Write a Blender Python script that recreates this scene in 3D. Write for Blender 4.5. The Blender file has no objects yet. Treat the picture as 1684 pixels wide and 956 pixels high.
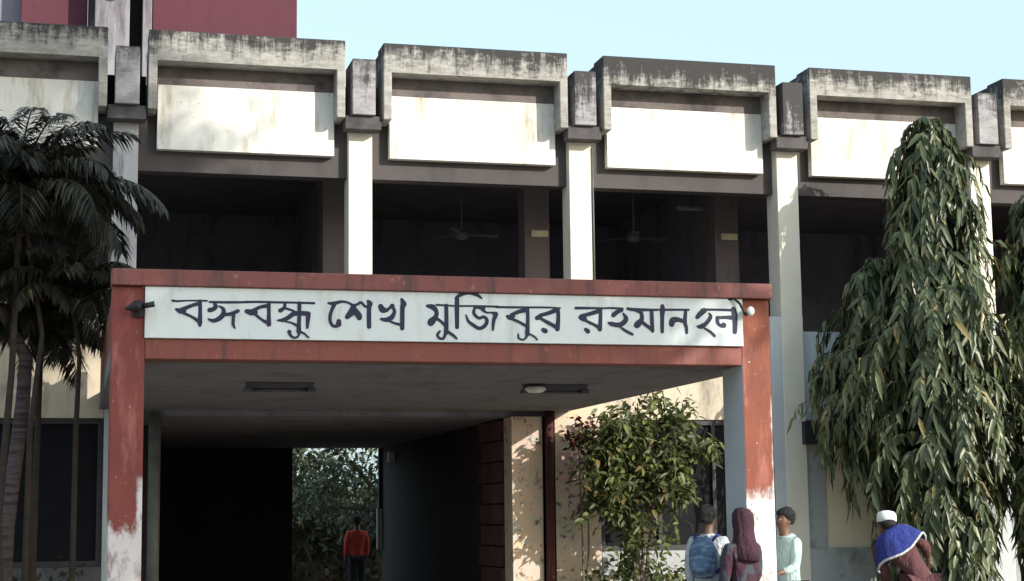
import bpy, bmesh, math, random
import numpy as np
from mathutils import Vector, Matrix
random.seed(7); rng = np.random.default_rng(7)
R = math.radians
S = bpy.context.scene
COL = S.collection

# ------------------------------------------------------------------ camera
cam_d = bpy.data.cameras.new('camera'); cam = bpy.data.objects.new('camera', cam_d); COL.objects.link(cam)
YAW, PITCH, ROLL = 0.25135, 0.13172, -0.01169
fw = Vector((math.sin(YAW)*math.cos(PITCH), math.cos(YAW)*math.cos(PITCH), math.sin(PITCH)))
rt = Vector((math.cos(YAW), -math.sin(YAW), 0)); up = rt.cross(fw)
r2 = rt*math.cos(ROLL) + up*math.sin(ROLL); u2 = -rt*math.sin(ROLL) + up*math.cos(ROLL)
m = Matrix((r2, u2, -fw)).transposed().to_4x4(); m.translation = Vector((-0.5922, -21.7811, 1.6))
cam.matrix_world = m
cam_d.sensor_width = 36; cam_d.lens = 60.38; cam_d.clip_start = .1; cam_d.clip_end = 3000
S.camera = cam

# ------------------------------------------------------------------ world, sun, exposure
SUN_EL, SUN_AZ = R(20.5), R(40)          # azimuth: from the facade normal (-Y) towards +X
to_sun = Vector((math.sin(SUN_AZ)*math.cos(SUN_EL), -math.cos(SUN_AZ)*math.cos(SUN_EL), math.sin(SUN_EL)))
W = bpy.data.worlds.new('World'); S.world = W; W.use_nodes = True
nt = W.node_tree; nt.nodes.clear()
wo = nt.nodes.new('ShaderNodeOutputWorld'); bg = nt.nodes.new('ShaderNodeBackground')
sky = nt.nodes.new('ShaderNodeTexSky'); sky.sky_type = 'NISHITA'; sky.sun_disc = False
sky.sun_elevation = SUN_EL; sky.sun_rotation = math.pi - SUN_AZ
sky.air_density = 1.0; sky.dust_density = 3.5; sky.ozone_density = 2.5
bg.inputs[1].default_value = 0.15
hz = nt.nodes.new('ShaderNodeMix'); hz.data_type = 'RGBA'; hz.inputs[0].default_value = .55      # pale humid sky, the same in every direction
nt.links.new(sky.outputs[0], hz.inputs[6]); hz.inputs[7].default_value = (3.5, 4.5, 4.85, 1)
nt.links.new(hz.outputs[2], bg.inputs[0]); nt.links.new(bg.outputs[0], wo.inputs[0])
sd = bpy.data.lights.new('sun', 'SUN'); sd.energy = 3.05; sd.angle = R(.5); sd.color = (1, .95, .86)
sun = bpy.data.objects.new('sun', sd); COL.objects.link(sun)
sun.rotation_euler = to_sun.to_track_quat('Z', 'Y').to_euler()
S.view_settings.view_transform = 'Standard'; S.view_settings.look = 'None'
S.view_settings.exposure = 0.9; S.view_settings.gamma = 1

# ------------------------------------------------------------------ materials
def new_mat(name):
    m = bpy.data.materials.new(name); m.use_nodes = True
    nt = m.node_tree; nt.nodes.clear()
    o = nt.nodes.new('ShaderNodeOutputMaterial'); p = nt.nodes.new('ShaderNodeBsdfPrincipled')
    nt.links.new(p.outputs[0], o.inputs[0])
    return m, nt, p
def node(nt, t, **kw):
    n = nt.nodes.new(t)
    for k, v in kw.items():
        if k.startswith('i_'):
            key = k[2:]; key = int(key) if key.isdigit() else key
            n.inputs[key].default_value = v
        else: setattr(n, k, v)
    return n
def rgba(c): return (c[0], c[1], c[2], 1)
def noise(nt, scale, detail=5, rough=.6, stretch=(1,1,1), off=(0,0,0)):
    tc = node(nt, 'ShaderNodeTexCoord'); mp = node(nt, 'ShaderNodeMapping')
    mp.inputs['Scale'].default_value = stretch; mp.inputs['Location'].default_value = off
    n = node(nt, 'ShaderNodeTexNoise'); n.inputs['Scale'].default_value = scale
    n.inputs['Detail'].default_value = detail; n.inputs['Roughness'].default_value = rough
    nt.links.new(tc.outputs['Object'], mp.inputs[0]); nt.links.new(mp.outputs[0], n.inputs['Vector'])
    return n.outputs['Fac']
def ramp(nt, src, a, b, ca=(0,0,0), cb=(1,1,1)):
    r = node(nt, 'ShaderNodeValToRGB'); e = r.color_ramp.elements
    e[0].position = a; e[1].position = b; e[0].color = rgba(ca); e[1].color = rgba(cb)
    nt.links.new(src, r.inputs[0]); return r.outputs[0]
def mix(nt, fac, a, b, mode='MIX'):
    n = node(nt, 'ShaderNodeMix', data_type='RGBA', blend_type=mode)
    for s, v in ((0, fac), (6, a), (7, b)):
        if hasattr(v, 'is_output'): nt.links.new(v, n.inputs[s])
        else: n.inputs[s].default_value = v if s == 0 else rgba(v)
    return n.outputs[2]
def bump(nt, p, src, strength=.3, dist=.01):
    b = node(nt, 'ShaderNodeBump'); b.inputs['Strength'].default_value = strength; b.inputs['Distance'].default_value = dist
    nt.links.new(src, b.inputs['Height']); nt.links.new(b.outputs[0], p.inputs['Normal'])
def math_n(nt, op, a, b=None, clamp=False):
    n = node(nt, 'ShaderNodeMath', operation=op, use_clamp=clamp)
    for i, v in enumerate((a, b)):
        if v is None: continue
        if hasattr(v, 'is_output'): nt.links.new(v, n.inputs[i])
        else: n.inputs[i].default_value = v
    return n.outputs[0]
def obj_z(nt):
    tc = node(nt, 'ShaderNodeTexCoord'); s = node(nt, 'ShaderNodeSeparateXYZ'); nt.links.new(tc.outputs['Object'], s.inputs[0]); return s.outputs

def plaster(name, c1, c2, stain=None, s_amt=(.55, .75), stretch=(1,1,.35), rough=.85, spots=None, bumps=.25):
    m, nt, p = new_mat(name)
    c = mix(nt, ramp(nt, noise(nt, 1.7, 6, .65), .3, .7), c1, c2)
    if stain:
        f = ramp(nt, noise(nt, 2.3, 8, .7, stretch, (3,1,7)), s_amt[0], s_amt[1])
        c = mix(nt, f, c, stain)
    if spots:
        f = ramp(nt, noise(nt, 13, 4, .6, (1,1,1), (9,2,4)), .62, .7)
        c = mix(nt, f, c, spots)
    nt.links.new(c, p.inputs['Base Color']); p.inputs['Roughness'].default_value = rough
    bump(nt, p, noise(nt, 22, 8, .65), bumps, .008)
    return m
def plain(name, c, rough=.6, metal=0, var=.25, scale=6):
    m, nt, p = new_mat(name)
    c2 = tuple(min(1, x*(1+var)) for x in c); c1 = tuple(x*(1-var) for x in c)
    nt.links.new(mix(nt, ramp(nt, noise(nt, scale, 4), .3, .7), c1, c2), p.inputs['Base Color'])
    p.inputs['Roughness'].default_value = rough; p.inputs['Metallic'].default_value = metal
    return m

M = {}
# rain-streaked concrete of the roof boxes: grime running down from the top edge, object property 'wear' says how much
def streaked(name, light, mid, dark, ztop, zrange):
    m, nt, p = new_mat(name)
    at = node(nt, 'ShaderNodeAttribute', attribute_type='OBJECT', attribute_name='wear')
    wear = at.outputs['Fac']
    z = obj_z(nt)[2]
    depth = math_n(nt, 'DIVIDE', math_n(nt, 'SUBTRACT', ztop, z), zrange)            # 0 at top
    st = noise(nt, 9, 5, .7, (1, 1, .12)); bl = noise(nt, 6.5, 8, .75, (.7, 1, 1.8), (2, 5, 1)); fine = noise(nt, 34, 5, .7, (1,1,.35))
    v = math_n(nt, 'ADD', math_n(nt, 'MULTIPLY', st, 1.25), math_n(nt, 'MULTIPLY', bl, .85))
    v = math_n(nt, 'ADD', v, math_n(nt, 'MULTIPLY', fine, .45))
    v = math_n(nt, 'SUBTRACT', math_n(nt, 'ADD', v, wear), math_n(nt, 'MULTIPLY', depth, .55))
    c = mix(nt, ramp(nt, bl, .35, .65), light, mid)
    c = mix(nt, ramp(nt, math_n(nt, 'MULTIPLY', v, .5), .50, .66), c, dark)
    top = math_n(nt, 'LESS_THAN', math_n(nt, 'ADD', depth, math_n(nt, 'MULTIPLY', fine, .25)), .17)
    c = mix(nt, math_n(nt, 'MULTIPLY', top, .8), c, dark)
    nt.links.new(c, p.inputs['Base Color']); p.inputs['Roughness'].default_value = .92
    bump(nt, p, fine, .5, .012)
    return m
M['roof_concrete'] = streaked('roof_concrete', (.40,.39,.36), (.21,.20,.18), (.040,.038,.038), 7.77, .42)
M['nose_concrete'] = streaked('nose_concrete', (.36,.35,.36), (.21,.20,.205), (.05,.048,.05), 7.55, .9)
M['white_wall'] = plaster('white_wall', (.76,.75,.71), (.66,.65,.60), (.36,.32,.24), (.50,.72), (2.2,1,.5), .85, (.50,.46,.38))
M['cream_column'] = plaster('cream_column', (.74,.70,.60), (.66,.62,.52), (.40,.36,.26), (.60,.82), (2,2,.25))
M['dirty_shaded_column'] = plaster('dirty_shaded_column', (.46,.46,.47), (.36,.36,.38), (.10,.10,.11), (.5,.72), (3,3,.5))  # grey holds the shade over the left bays, with dirt stains on top
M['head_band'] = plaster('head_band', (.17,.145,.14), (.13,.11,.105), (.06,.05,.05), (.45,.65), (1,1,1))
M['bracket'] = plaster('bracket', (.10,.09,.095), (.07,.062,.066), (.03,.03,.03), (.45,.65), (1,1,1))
M['brick_dark'] = plaster('brick_dark', (.13,.055,.045), (.08,.035,.03), (.03,.02,.02), (.5,.7), (1,1,1))
M['pier_white'] = plaster('pier_white', (.55,.58,.60), (.46,.50,.53), (.30,.33,.36), (.55,.8), (2,2,.2))
M['cream_wall'] = plaster('cream_wall', (.74,.66,.48), (.68,.60,.43), (.48,.42,.32), (.6,.8))
M['spandrel'] = plaster('spandrel', (.58,.50,.38), (.50,.43,.33), (.20,.17,.14), (.52,.72), (1.5,1.5,.4))
M['plinth_grey'] = plaster('plinth_grey', (.40,.42,.42), (.32,.34,.34), (.14,.16,.10), (.5,.75), (1,1,1))
M['plinth_shaded'] = plaster('plinth_shaded', (.11,.11,.115), (.08,.08,.085), (.04,.045,.04), (.45,.7), (1,1,1))  # plinth colour darkened to carry the shade of the left bays
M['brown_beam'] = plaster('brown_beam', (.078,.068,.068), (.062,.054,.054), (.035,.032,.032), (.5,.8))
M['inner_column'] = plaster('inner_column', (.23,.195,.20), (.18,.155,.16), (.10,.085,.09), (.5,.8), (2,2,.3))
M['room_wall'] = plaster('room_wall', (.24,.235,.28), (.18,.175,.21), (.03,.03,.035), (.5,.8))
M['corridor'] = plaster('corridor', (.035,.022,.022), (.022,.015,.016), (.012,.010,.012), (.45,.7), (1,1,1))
M['slab_soffit'] = plaster('slab_soffit', (.22,.215,.225), (.175,.17,.18), (.09,.085,.09), (.5,.75), (1,.4,1))
M['roof_slab'] = plaster('roof_slab', (.2,.19,.18), (.15,.14,.13))
M['tower_maroon'] = plaster('tower_maroon', (.10,.022,.038), (.078,.019,.031), (.045,.014,.022), (.55,.8), (2,2,.2))
M['tower_grey'] = plaster('tower_grey', (.30,.28,.30), (.20,.19,.21), (.08,.07,.08), (.45,.65), (2,2,.3))
M['red_paint'] = plaster('red_paint', (.245,.062,.042), (.19,.05,.038), (.085,.03,.03), (.52,.70), (3,1.5,.25), .6, (.29,.085,.07))
M['red_trim'] = plaster('red_trim', (.235,.068,.060), (.19,.056,.05), (.09,.04,.04), (.5,.66), (3,1.5,.4), .6, (.32,.13,.11))

def peeling(name, z0, base, plas, amt, edge_x=None):
    """red paint above z0, scuffed white plaster showing below it"""
    m, nt, p = new_mat(name)
    xyz = obj_z(nt); z = xyz[2]; x = xyz[0]
    n1 = noise(nt, 4.5, 6, .7, (1,1,.6), (1,8,3)); n2 = noise(nt, 13, 5, .65, (1,1,.35))
    red = mix(nt, ramp(nt, noise(nt, 2.2, 6), .35, .7), base, tuple(c*.72 for c in base))
    red = mix(nt, ramp(nt, n2, .60, .72), red, (.10,.035,.035))
    red = mix(nt, ramp(nt, noise(nt, 3.1, 7, .7, (2,2,.5), (7,7,7)), .52, .66), red, tuple(min(1, c*1.25+.045) for c in base))
    red = mix(nt, ramp(nt, noise(nt, 20, 3, .5, (1,1,1), (3,1,9)), .68, .72), red, tuple(c*.8 for c in plas))
    pl = mix(nt, ramp(nt, noise(nt, 9, 6, .7, (1,1,.5), (4,4,4)), .50, .62), plas, (.30,.25,.24))
    h = math_n(nt, 'SUBTRACT', z0, z)                                         # >0 below the line
    f = math_n(nt, 'ADD', math_n(nt, 'MULTIPLY', h, 9.0), math_n(nt, 'MULTIPLY', math_n(nt, 'SUBTRACT', n1, .5), amt))
    if edge_x:
        ex, ez, sgn = edge_x
        e = math_n(nt, 'MULTIPLY', math_n(nt, 'SUBTRACT', x, ex), 40*sgn)
        e = math_n(nt, 'ADD', e, math_n(nt, 'MULTIPLY', math_n(nt, 'SUBTRACT', n1, .5), 5))
        below = math_n(nt, 'MULTIPLY', math_n(nt, 'SUBTRACT', ez, z), 14, True)
        e = math_n(nt, 'MULTIPLY', math_n(nt, 'ADD', e, 0.0, True), below, True)
        f = math_n(nt, 'MAXIMUM', f, e)
    f = math_n(nt, 'ADD', f, 0.0, True)
    c = mix(nt, f, red, pl)
    nt.links.new(c, p.inputs['Base Color']); p.inputs['Roughness'].default_value = .7
    bump(nt, p, math_n(nt, 'ADD', math_n(nt, 'MULTIPLY', f, -.6), n2), .5, .006)
    return m
M['column_left_paint'] = peeling('column_left_paint', 1.63, (.22,.046,.038), (.62,.57,.57), 9, (-.055, 2.0, 1))
M['column_right_paint'] = peeling('column_right_paint', 1.86, (.225,.052,.024), (.78,.76,.75), 4, (5.755, 2.72, 1))
M['sign_face'] = plaster('sign_face', (.74,.79,.79), (.66,.72,.73), (.50,.52,.47), (.52,.74), (2.5,1,.5), .6, None, .15)
m, nt, p = new_mat('sign_ink'); p.inputs['Base Color'].default_value = (.010,.012,.045,1); p.inputs['Roughness'].default_value = .6
M['ink'] = m
M['pier_posters'] = None
m, nt, p = new_mat('pier_posters')
base = mix(nt, ramp(nt, noise(nt, 1.3, 5), .35, .65), (.66,.52,.34), (.62,.46,.38))
f = ramp(nt, noise(nt, 5.5, 7, .7), .50, .60); c = mix(nt, f, base, (.50,.50,.42))
f = ramp(nt, noise(nt, 7.5, 8, .75, (1,1,1), (5,0,2)), .55, .63); c = mix(nt, f, c, (.16,.10,.08))
f = ramp(nt, noise(nt, 16, 4, .7, (1,1,1), (2,7,2)), .62, .68); c = mix(nt, f, c, (.45,.22,.22))
nt.links.new(c, p.inputs['Base Color']); p.inputs['Roughness'].default_value = .9
bump(nt, p, noise(nt, 12, 6), .4, .01)
M['pier_posters'] = m
M['maroon_pier_side'] = plain('maroon_pier_side', (.06,.012,.012), .8)
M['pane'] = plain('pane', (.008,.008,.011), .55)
M['frame_dark'] = plain('frame_dark', (.022,.02,.026), .6)
M['metal_dark'] = plain('metal_dark', (.03,.03,.032), .5, .6)
M['pipe'] = plain('pipe', (.11,.12,.11), .6)
M['pane'].node_tree.nodes['Principled BSDF'].inputs['Specular IOR Level'].default_value = .08
M['grille'] = plain('grille', (.035,.035,.045), .6, .3)
M['pale_metal'] = plain('pale_metal', (.55,.55,.55), .5)
M['fan_grey'] = plain('fan_grey', (.26,.25,.27), .5)
M['sun_patch_cream'] = plain('sun_patch_cream', (.78,.70,.50), .6)
M['glass_white'] = plain('glass_white', (.85,.83,.78), .3)
M['fixture'] = plain('fixture', (.08,.075,.09), .6)
M['soil'] = plaster('soil', (.22,.17,.12), (.16,.13,.09), (.09,.10,.05), (.5,.7), (1,1,1))
M['asphalt'] = plaster('asphalt', (.075,.07,.065), (.055,.052,.05), (.12,.11,.09), (.55,.8), (1,1,1))
M['paving'] = plaster('paving', (.30,.28,.25), (.24,.22,.20), (.14,.13,.11), (.5,.8), (1,1,1))
M['bark'] = plaster('bark', (.16,.13,.10), (.10,.08,.06), (.05,.04,.03), (.5,.7), (3,3,.4), .95, None, .8)
M['palm_stem'] = plaster('palm_stem', (.055,.042,.03), (.03,.022,.018), (.03,.02,.015), (.45,.6), (1,1,8), .9, None, .8)
M['palm_trunk'] = plaster('palm_trunk', (.12,.095,.10), (.07,.055,.06), (.03,.02,.025), (.45,.6), (1,1,8), .95, None, .8)

def leaf(name, a, b, c_, rough=.45, trans=.25, dead=None):
    m, nt, p = new_mat(name)
    g = node(nt, 'ShaderNodeNewGeometry')
    r = node(nt, 'ShaderNodeValToRGB'); e = r.color_ramp.elements
    e[0].color = rgba(a); e[1].color = rgba(c_); e.new(.55).color = rgba(b)
    cl = noise(nt, 1.6, 3)
    v = math_n(nt, 'ADD', math_n(nt, 'MULTIPLY', g.outputs['Random Per Island'], .65), math_n(nt, 'MULTIPLY', math_n(nt, 'SUBTRACT', cl, .4), 1.1), True)
    nt.links.new(v, r.inputs[0])
    col = r.outputs[0]
    if dead:                                                    # a few yellowed or dry leaves
        w_ = node(nt, 'ShaderNodeTexWhiteNoise', noise_dimensions='1D'); nt.links.new(g.outputs['Random Per Island'], w_.inputs['W'])
        col = mix(nt, math_n(nt, 'GREATER_THAN', w_.outputs['Value'], .955), col, dead)
    nt.links.new(col, p.inputs['Base Color']); p.inputs['Roughness'].default_value = rough
    t = node(nt, 'ShaderNodeBsdfTranslucent'); nt.links.new(col, t.inputs[0])
    mx = node(nt, 'ShaderNodeMixShader'); mx.inputs[0].default_value = trans
    out = [n for n in nt.nodes if n.type == 'OUTPUT_MATERIAL'][0]
    nt.links.new(p.outputs[0], mx.inputs[1]); nt.links.new(t.outputs[0], mx.inputs[2]); nt.links.new(mx.outputs[0], out.inputs[0])
    return m
M['leaf_mast'] = leaf('leaf_mast', (.036,.054,.024), (.085,.108,.048), (.19,.21,.10), .38, .25, (.26,.22,.09))
M['leaf_mast_dark'] = leaf('leaf_mast_dark', (.020,.030,.018), (.036,.050,.025), (.075,.09,.045), .5, .12)
M['leaf_bush'] = leaf('leaf_bush', (.040,.056,.022), (.090,.115,.036), (.24,.26,.07), .5, .35, (.22,.17,.06))
M['leaf_palm'] = leaf('leaf_palm', (.018,.019,.014), (.034,.036,.024), (.085,.080,.050), .5, .15, (.13,.095,.05))
M['leaf_far'] = leaf('leaf_far', (.05,.06,.03), (.09,.11,.05), (.17,.18,.11), .5, .2)
M['leaf_maroon'] = leaf('leaf_maroon', (.05,.010,.012), (.10,.015,.02), (.16,.04,.04), .45, .3)

# ------------------------------------------------------------------ mesh helpers
class MB:
    def __init__(s): s.v = []; s.f = []
    def add(s, v, f):
        o = len(s.v); s.v += [tuple(p) for p in v]; s.f += [tuple(i+o for i in q) for q in f]; return s
    def box(s, x0, x1, y0, y1, z0, z1):
        return s.add([(x0,y0,z0),(x1,y0,z0),(x1,y1,z0),(x0,y1,z0),(x0,y0,z1),(x1,y0,z1),(x1,y1,z1),(x0,y1,z1)],
                     [(0,3,2,1),(4,5,6,7),(0,1,5,4),(1,2,6,5),(2,3,7,6),(3,0,4,7)])
    def tube(s, pts, rad, n=8, caps=True):
        pts = [Vector(p) for p in pts]; rad = rad if isinstance(rad, (list, tuple)) else [rad]*len(pts)
        vs = []; fs = []
        prev = None
        for i, p in enumerate(pts):
            d = (pts[min(i+1, len(pts)-1)] - pts[max(i-1, 0)]).normalized()
            a = prev if prev is not None else (Vector((1,0,0)) if abs(d.x) < .8 else Vector((0,1,0)))
            a = (a - d*a.dot(d)).normalized(); b = d.cross(a); prev = a
            for k in range(n):
                t = 2*math.pi*k/n; vs.append(p + (a*math.cos(t) + b*math.sin(t))*rad[i])
        for i in range(len(pts)-1):
            for k in range(n):
                fs.append((i*n+k, i*n+(k+1) % n, (i+1)*n+(k+1) % n, (i+1)*n+k))
        if caps: fs.append(tuple(range(n))[::-1]); fs.append(tuple(range((len(pts)-1)*n, len(pts)*n)))
        return s.add(vs, fs)
    def ball(s, c, r, nu=12, nv=8, sc=(1,1,1)):
        vs = []; fs = []
        for j in range(nv+1):
            ph = math.pi*j/nv
            for i in range(nu):
                th = 2*math.pi*i/nu
                vs.append((c[0]+r*sc[0]*math.sin(ph)*math.cos(th), c[1]+r*sc[1]*math.sin(ph)*math.sin(th), c[2]+r*sc[2]*math.cos(ph)))
        for j in range(nv):
            for i in range(nu): fs.append((j*nu+i, (j+1)*nu+i, (j+1)*nu+(i+1) % nu, j*nu+(i+1) % nu))
        return s.add(vs, fs)
    def build(s, name, mat, parent=None, bevel=0, smooth=False):
        me = bpy.data.meshes.new(name); me.from_pydata(s.v, [], s.f); me.update()
        if smooth: me.shade_smooth()
        o = bpy.data.objects.new(name, me); COL.objects.link(o)
        me.materials.append(M[mat] if isinstance(mat, str) else mat)
        if parent: o.parent = parent
        if bevel:
            b = o.modifiers.new('bevel', 'BEVEL'); b.width = bevel; b.segments = 2; b.limit_method = 'ANGLE'
        return o
def box(name, mat, parent, x0, x1, y0, y1, z0, z1, bevel=.006):
    return MB().box(x0, x1, y0, y1, z0, z1).build(name, mat, parent, bevel)
def thing(name, label, cat, loc=(0,0,0), group=None):
    o = bpy.data.objects.new(name, None); COL.objects.link(o); o.location = loc; o.empty_display_size = .3
    return tag(o, label, cat, group)
def tag(o, label, cat, group=None):
    o['label'] = label; o['category'] = cat
    if group: o['group'] = group
    return o
def quads(name, verts, faces_n, mat, parent=None, kind=None):
    """big leaf meshes: verts (N,k,3) array of islands, faces_n list of index tuples within an island"""
    N, k, _ = verts.shape
    me = bpy.data.meshes.new(name)
    fl = np.array(faces_n); nf, fk = fl.shape
    idx = (fl[None] + (np.arange(N)*k)[:, None, None]).reshape(-1)
    me.vertices.add(N*k); me.vertices.foreach_set('co', verts.reshape(-1).astype(np.float32))
    me.loops.add(len(idx)); me.loops.foreach_set('vertex_index', idx.astype(np.int32))
    me.polygons.add(N*nf); me.polygons.foreach_set('loop_start', (np.arange(N*nf)*fk).astype(np.int32))
    me.update(calc_edges=True); me.validate()
    me.materials.append(M[mat])
    o = bpy.data.objects.new(name, me); COL.objects.link(o)
    if parent: o.parent = parent
    if kind: o['kind'] = kind
    return o
def leaves(pos, dirs, nrm, length, width, droop=.3, fold=.25, wave=0):
    """lanceolate leaves: 3 stations x 3 across -> 9 verts, 4 quads + tip"""
    pos, dirs, nrm = map(np.asarray, (pos, dirs, nrm)); N = len(pos)
    d = dirs/np.linalg.norm(dirs, axis=1, keepdims=True)
    s = np.cross(d, nrm); s /= np.linalg.norm(s, axis=1, keepdims=True)+1e-9; n = np.cross(s, d)
    L = np.broadcast_to(np.asarray(length, float), (N,))[:, None]; Wd = np.broadcast_to(np.asarray(width, float), (N,))[:, None]
    out = []
    for t, w in ((0, .15), (.3, .95), (.68, .8), (1, .04)):
        c = pos + d*L*t + np.array([0,0,-1])*L*droop*t*t + n*L*wave*math.sin(t*6.3)
        out += [c - s*Wd*w/2 + n*Wd*fold*w, c, c + s*Wd*w/2 + n*Wd*fold*w]
    v = np.stack(out, 1)
    f = [(r*3+c, r*3+c+1, r*3+c+4, r*3+c+3) for r in range(3) for c in range(2)]
    return v, f

# ------------------------------------------------------------------ ground
def ground(name, mat, x0, x1, y0, y1, z):
    o = MB().add([(x0,y0,z),(x1,y0,z),(x1,y1,z),(x0,y1,z)], [(0,1,2,3)]).build(name, mat); o['kind'] = 'structure'; return o
ground('ground', 'soil', -1500, 1500, -1500, 1500, 0)
ground('road', 'asphalt', -1.5, 8, -60, -7.6, .004)
pv = MB().box(-1.2, 6.7, -7.6, -.02, 0.0, .12).build('pavement', 'paving', None, .01); pv['kind'] = 'structure'

# ------------------------------------------------------------------ hall building
K = (-2, -1, 0, 1, 2, 3, 4, 5)
CX = {k: k*2.99 - .01 for k in range(-3, 8)}
hall = thing('hall_building', 'two storey concrete hall with projecting box parapets and slim cream columns', 'building', (0,0,0))
X0, X1 = CX[-2]-.2, CX[5]+3
WEAR = {-2: .12, -1: .05, 0: .06, 1: .16, 2: .33, 3: .16, 4: .2, 5: .1}
for k in K:
    c = CX[k]; xl, xr = c+.255, CX[k+1]-.245
    mb = MB()
    yf = -.30
    prof = [(xl,6.74),(xl+.11,6.74),(xl+.11,7.37),(xr-.11,7.37),(xr-.11,6.74),(xr,6.74),(xr,7.37),(xr,7.76),(xl,7.76),(xl,7.37)]
    yb = .135                                                    # portal-shaped hood: lid and two side fins in one casting
    fr = [(0,1,2,9),(9,2,3,6),(6,3,4,5),(9,6,7,8)]
    mb.add([(a, yf, b) for a, b in prof]+[(a, yb, b) for a, b in prof], fr+[tuple(i+10 for i in q[::-1]) for q in fr]+[(i+10, (i+1) % 10+10, (i+1) % 10, i) for i in range(10)])
    mb.box(xl+.02, xr-.02, .136, .9, 7.302, 7.74)
    hood = mb.build('roof_box', 'roof_concrete', hall, .012); hood['wear'] = WEAR[k]
    w = box('wall_panel', 'white_wall', hood, c+.385, CX[k+1]-.345, .0, .12, 6.29, 7.13)
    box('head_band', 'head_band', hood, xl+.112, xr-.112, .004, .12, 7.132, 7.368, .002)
    box('recess_shade', 'pane', hall, c-.24, c+.25, .30, .34, 6.80, 7.30, 0)  # near-black sheet paints the deep shade in the gaps beside the beam end
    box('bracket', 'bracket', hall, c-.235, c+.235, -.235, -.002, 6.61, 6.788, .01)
    # beam end between boxes
    n = box('beam_end', 'nose_concrete', hall, c-.15, c+.15, -.30, .3, 6.79, 7.53, .01); n['wear'] = {1: .0, 2: .12, 3: .36, 4: -.05}.get(k, -.1)
    box('column', 'dirty_shaded_column' if k < 1 else 'cream_column', hall, c-.155, c+.155, 0 if k != 3 else -.028, .36 if k != 3 else -.001, 4.3 if k != 3 else 0, 6.79, .008)
    if k == 3: box('column', 'cream_column', hall, c-.154, c+.154, .0, .36, 4.302, 6.788, .004)
    pm = 'pier_posters' if k == 2 else 'pier_white'
    if k == 1: box('pier', 'pier_white', hall, c-.2, c+.26, -.02, .52, 3.26, 4.3, .01); continue_pier = False
    pier = None if k == 1 else box('pier', pm, hall, c-.42 if k == 2 else c-.32 if k == 3 else c-.2, c+.20 if k == 2 else c+.165 if k == 3 else c+.26, -.02, .52, 0, 4.299, .01)
    if k == 2:
        pier.data.materials.append(M['maroon_pier_side'])
        for pl in pier.data.polygons:
            if pl.normal.x < -.5: pl.material_index = 1
    # recessed lintel beam and parapet between columns
    box('lintel', 'brown_beam', hall, c+.157, CX[k+1]-.157, .14, .38, 6.03, 6.80, .004)
    if k not in (0, 1): box('spandrel_wall', 'pier_white' if k == 3 else 'spandrel', hall, c+{2:.202, 3:.167}.get(k, .262), CX[k+1]-(.322 if k == 2 else .202), .02, .2, 2.88, 4.10 if k == 3 else 4.40, .006)
    else: box('spandrel_wall', 'spandrel', hall, c+.262, CX[k+1]-(.422 if k+1 == 2 else .202), .02, .2, 3.26, 4.40, .006)
    # inner row
    ic = CX[k] + .03
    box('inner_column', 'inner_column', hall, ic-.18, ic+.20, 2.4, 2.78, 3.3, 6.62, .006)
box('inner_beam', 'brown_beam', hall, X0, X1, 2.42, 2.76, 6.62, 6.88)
# cream pieces on the inner columns paint sunlight at their feet and higher up
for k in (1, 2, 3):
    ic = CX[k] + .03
    box('foot_sun_patch', 'sun_patch_cream', hall, ic-.13, ic+.19, 2.385, 2.398, 4.62, 4.82, .002)
# slabs, rooms
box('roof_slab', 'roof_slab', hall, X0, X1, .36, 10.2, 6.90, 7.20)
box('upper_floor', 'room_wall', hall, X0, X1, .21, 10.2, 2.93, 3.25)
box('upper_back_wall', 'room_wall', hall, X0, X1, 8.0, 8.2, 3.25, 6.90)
for k in (-2, 5):
    xx = X0 if k == -2 else X1-.2
    box('side_wall', 'spandrel', hall, xx, xx+.2, .21, 10.2, 0, 2.93); box('side_wall', 'spandrel', hall, xx, xx+.2, .36, 10.2, 3.25, 6.9)
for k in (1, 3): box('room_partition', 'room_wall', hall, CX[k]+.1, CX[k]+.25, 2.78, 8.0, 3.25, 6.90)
# ground floor: inner wall, corridor with the open rear door
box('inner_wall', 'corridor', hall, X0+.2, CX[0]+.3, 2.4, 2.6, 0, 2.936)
box('pier', 'pier_posters', hall, 4.97, 5.39, .0, .42, 0, 2.92, .01)
MB().tube([(5.465,-.06,0),(5.465,-.06,2.985)], .06, 12).build('downpipe', 'maroon_pier_side', hall, 0, True)
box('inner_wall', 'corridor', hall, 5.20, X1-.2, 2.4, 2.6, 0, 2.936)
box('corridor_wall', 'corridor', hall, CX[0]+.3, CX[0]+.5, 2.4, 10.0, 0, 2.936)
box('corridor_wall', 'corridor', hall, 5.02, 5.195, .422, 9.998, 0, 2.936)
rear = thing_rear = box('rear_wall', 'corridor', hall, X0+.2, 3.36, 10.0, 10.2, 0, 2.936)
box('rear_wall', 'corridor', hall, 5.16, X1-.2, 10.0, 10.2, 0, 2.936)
box('door_post', 'pale_metal', hall, 4.92, 5.015, 9.9, 9.998, 1.05, 1.80, .004)
box('door_jamb', 'grille', hall, 4.95, 5.01, 9.92, 9.998, 1.8, 2.92, .002)
box('fan_switch_box', 'pale_metal', hall, 4.90, 5.015, 8.6, 8.72, 2.62, 2.80, .004)
for j in range(10):
    for q in range(3):
        a_ = .45+q*.42+(.14 if j % 2 else 0); box('stone_block', 'brick_dark', hall, 4.955+random.uniform(-.008,.008), 5.018, a_, a_+.40, .12+j*.28, .12+j*.28+.262, .008)
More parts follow.
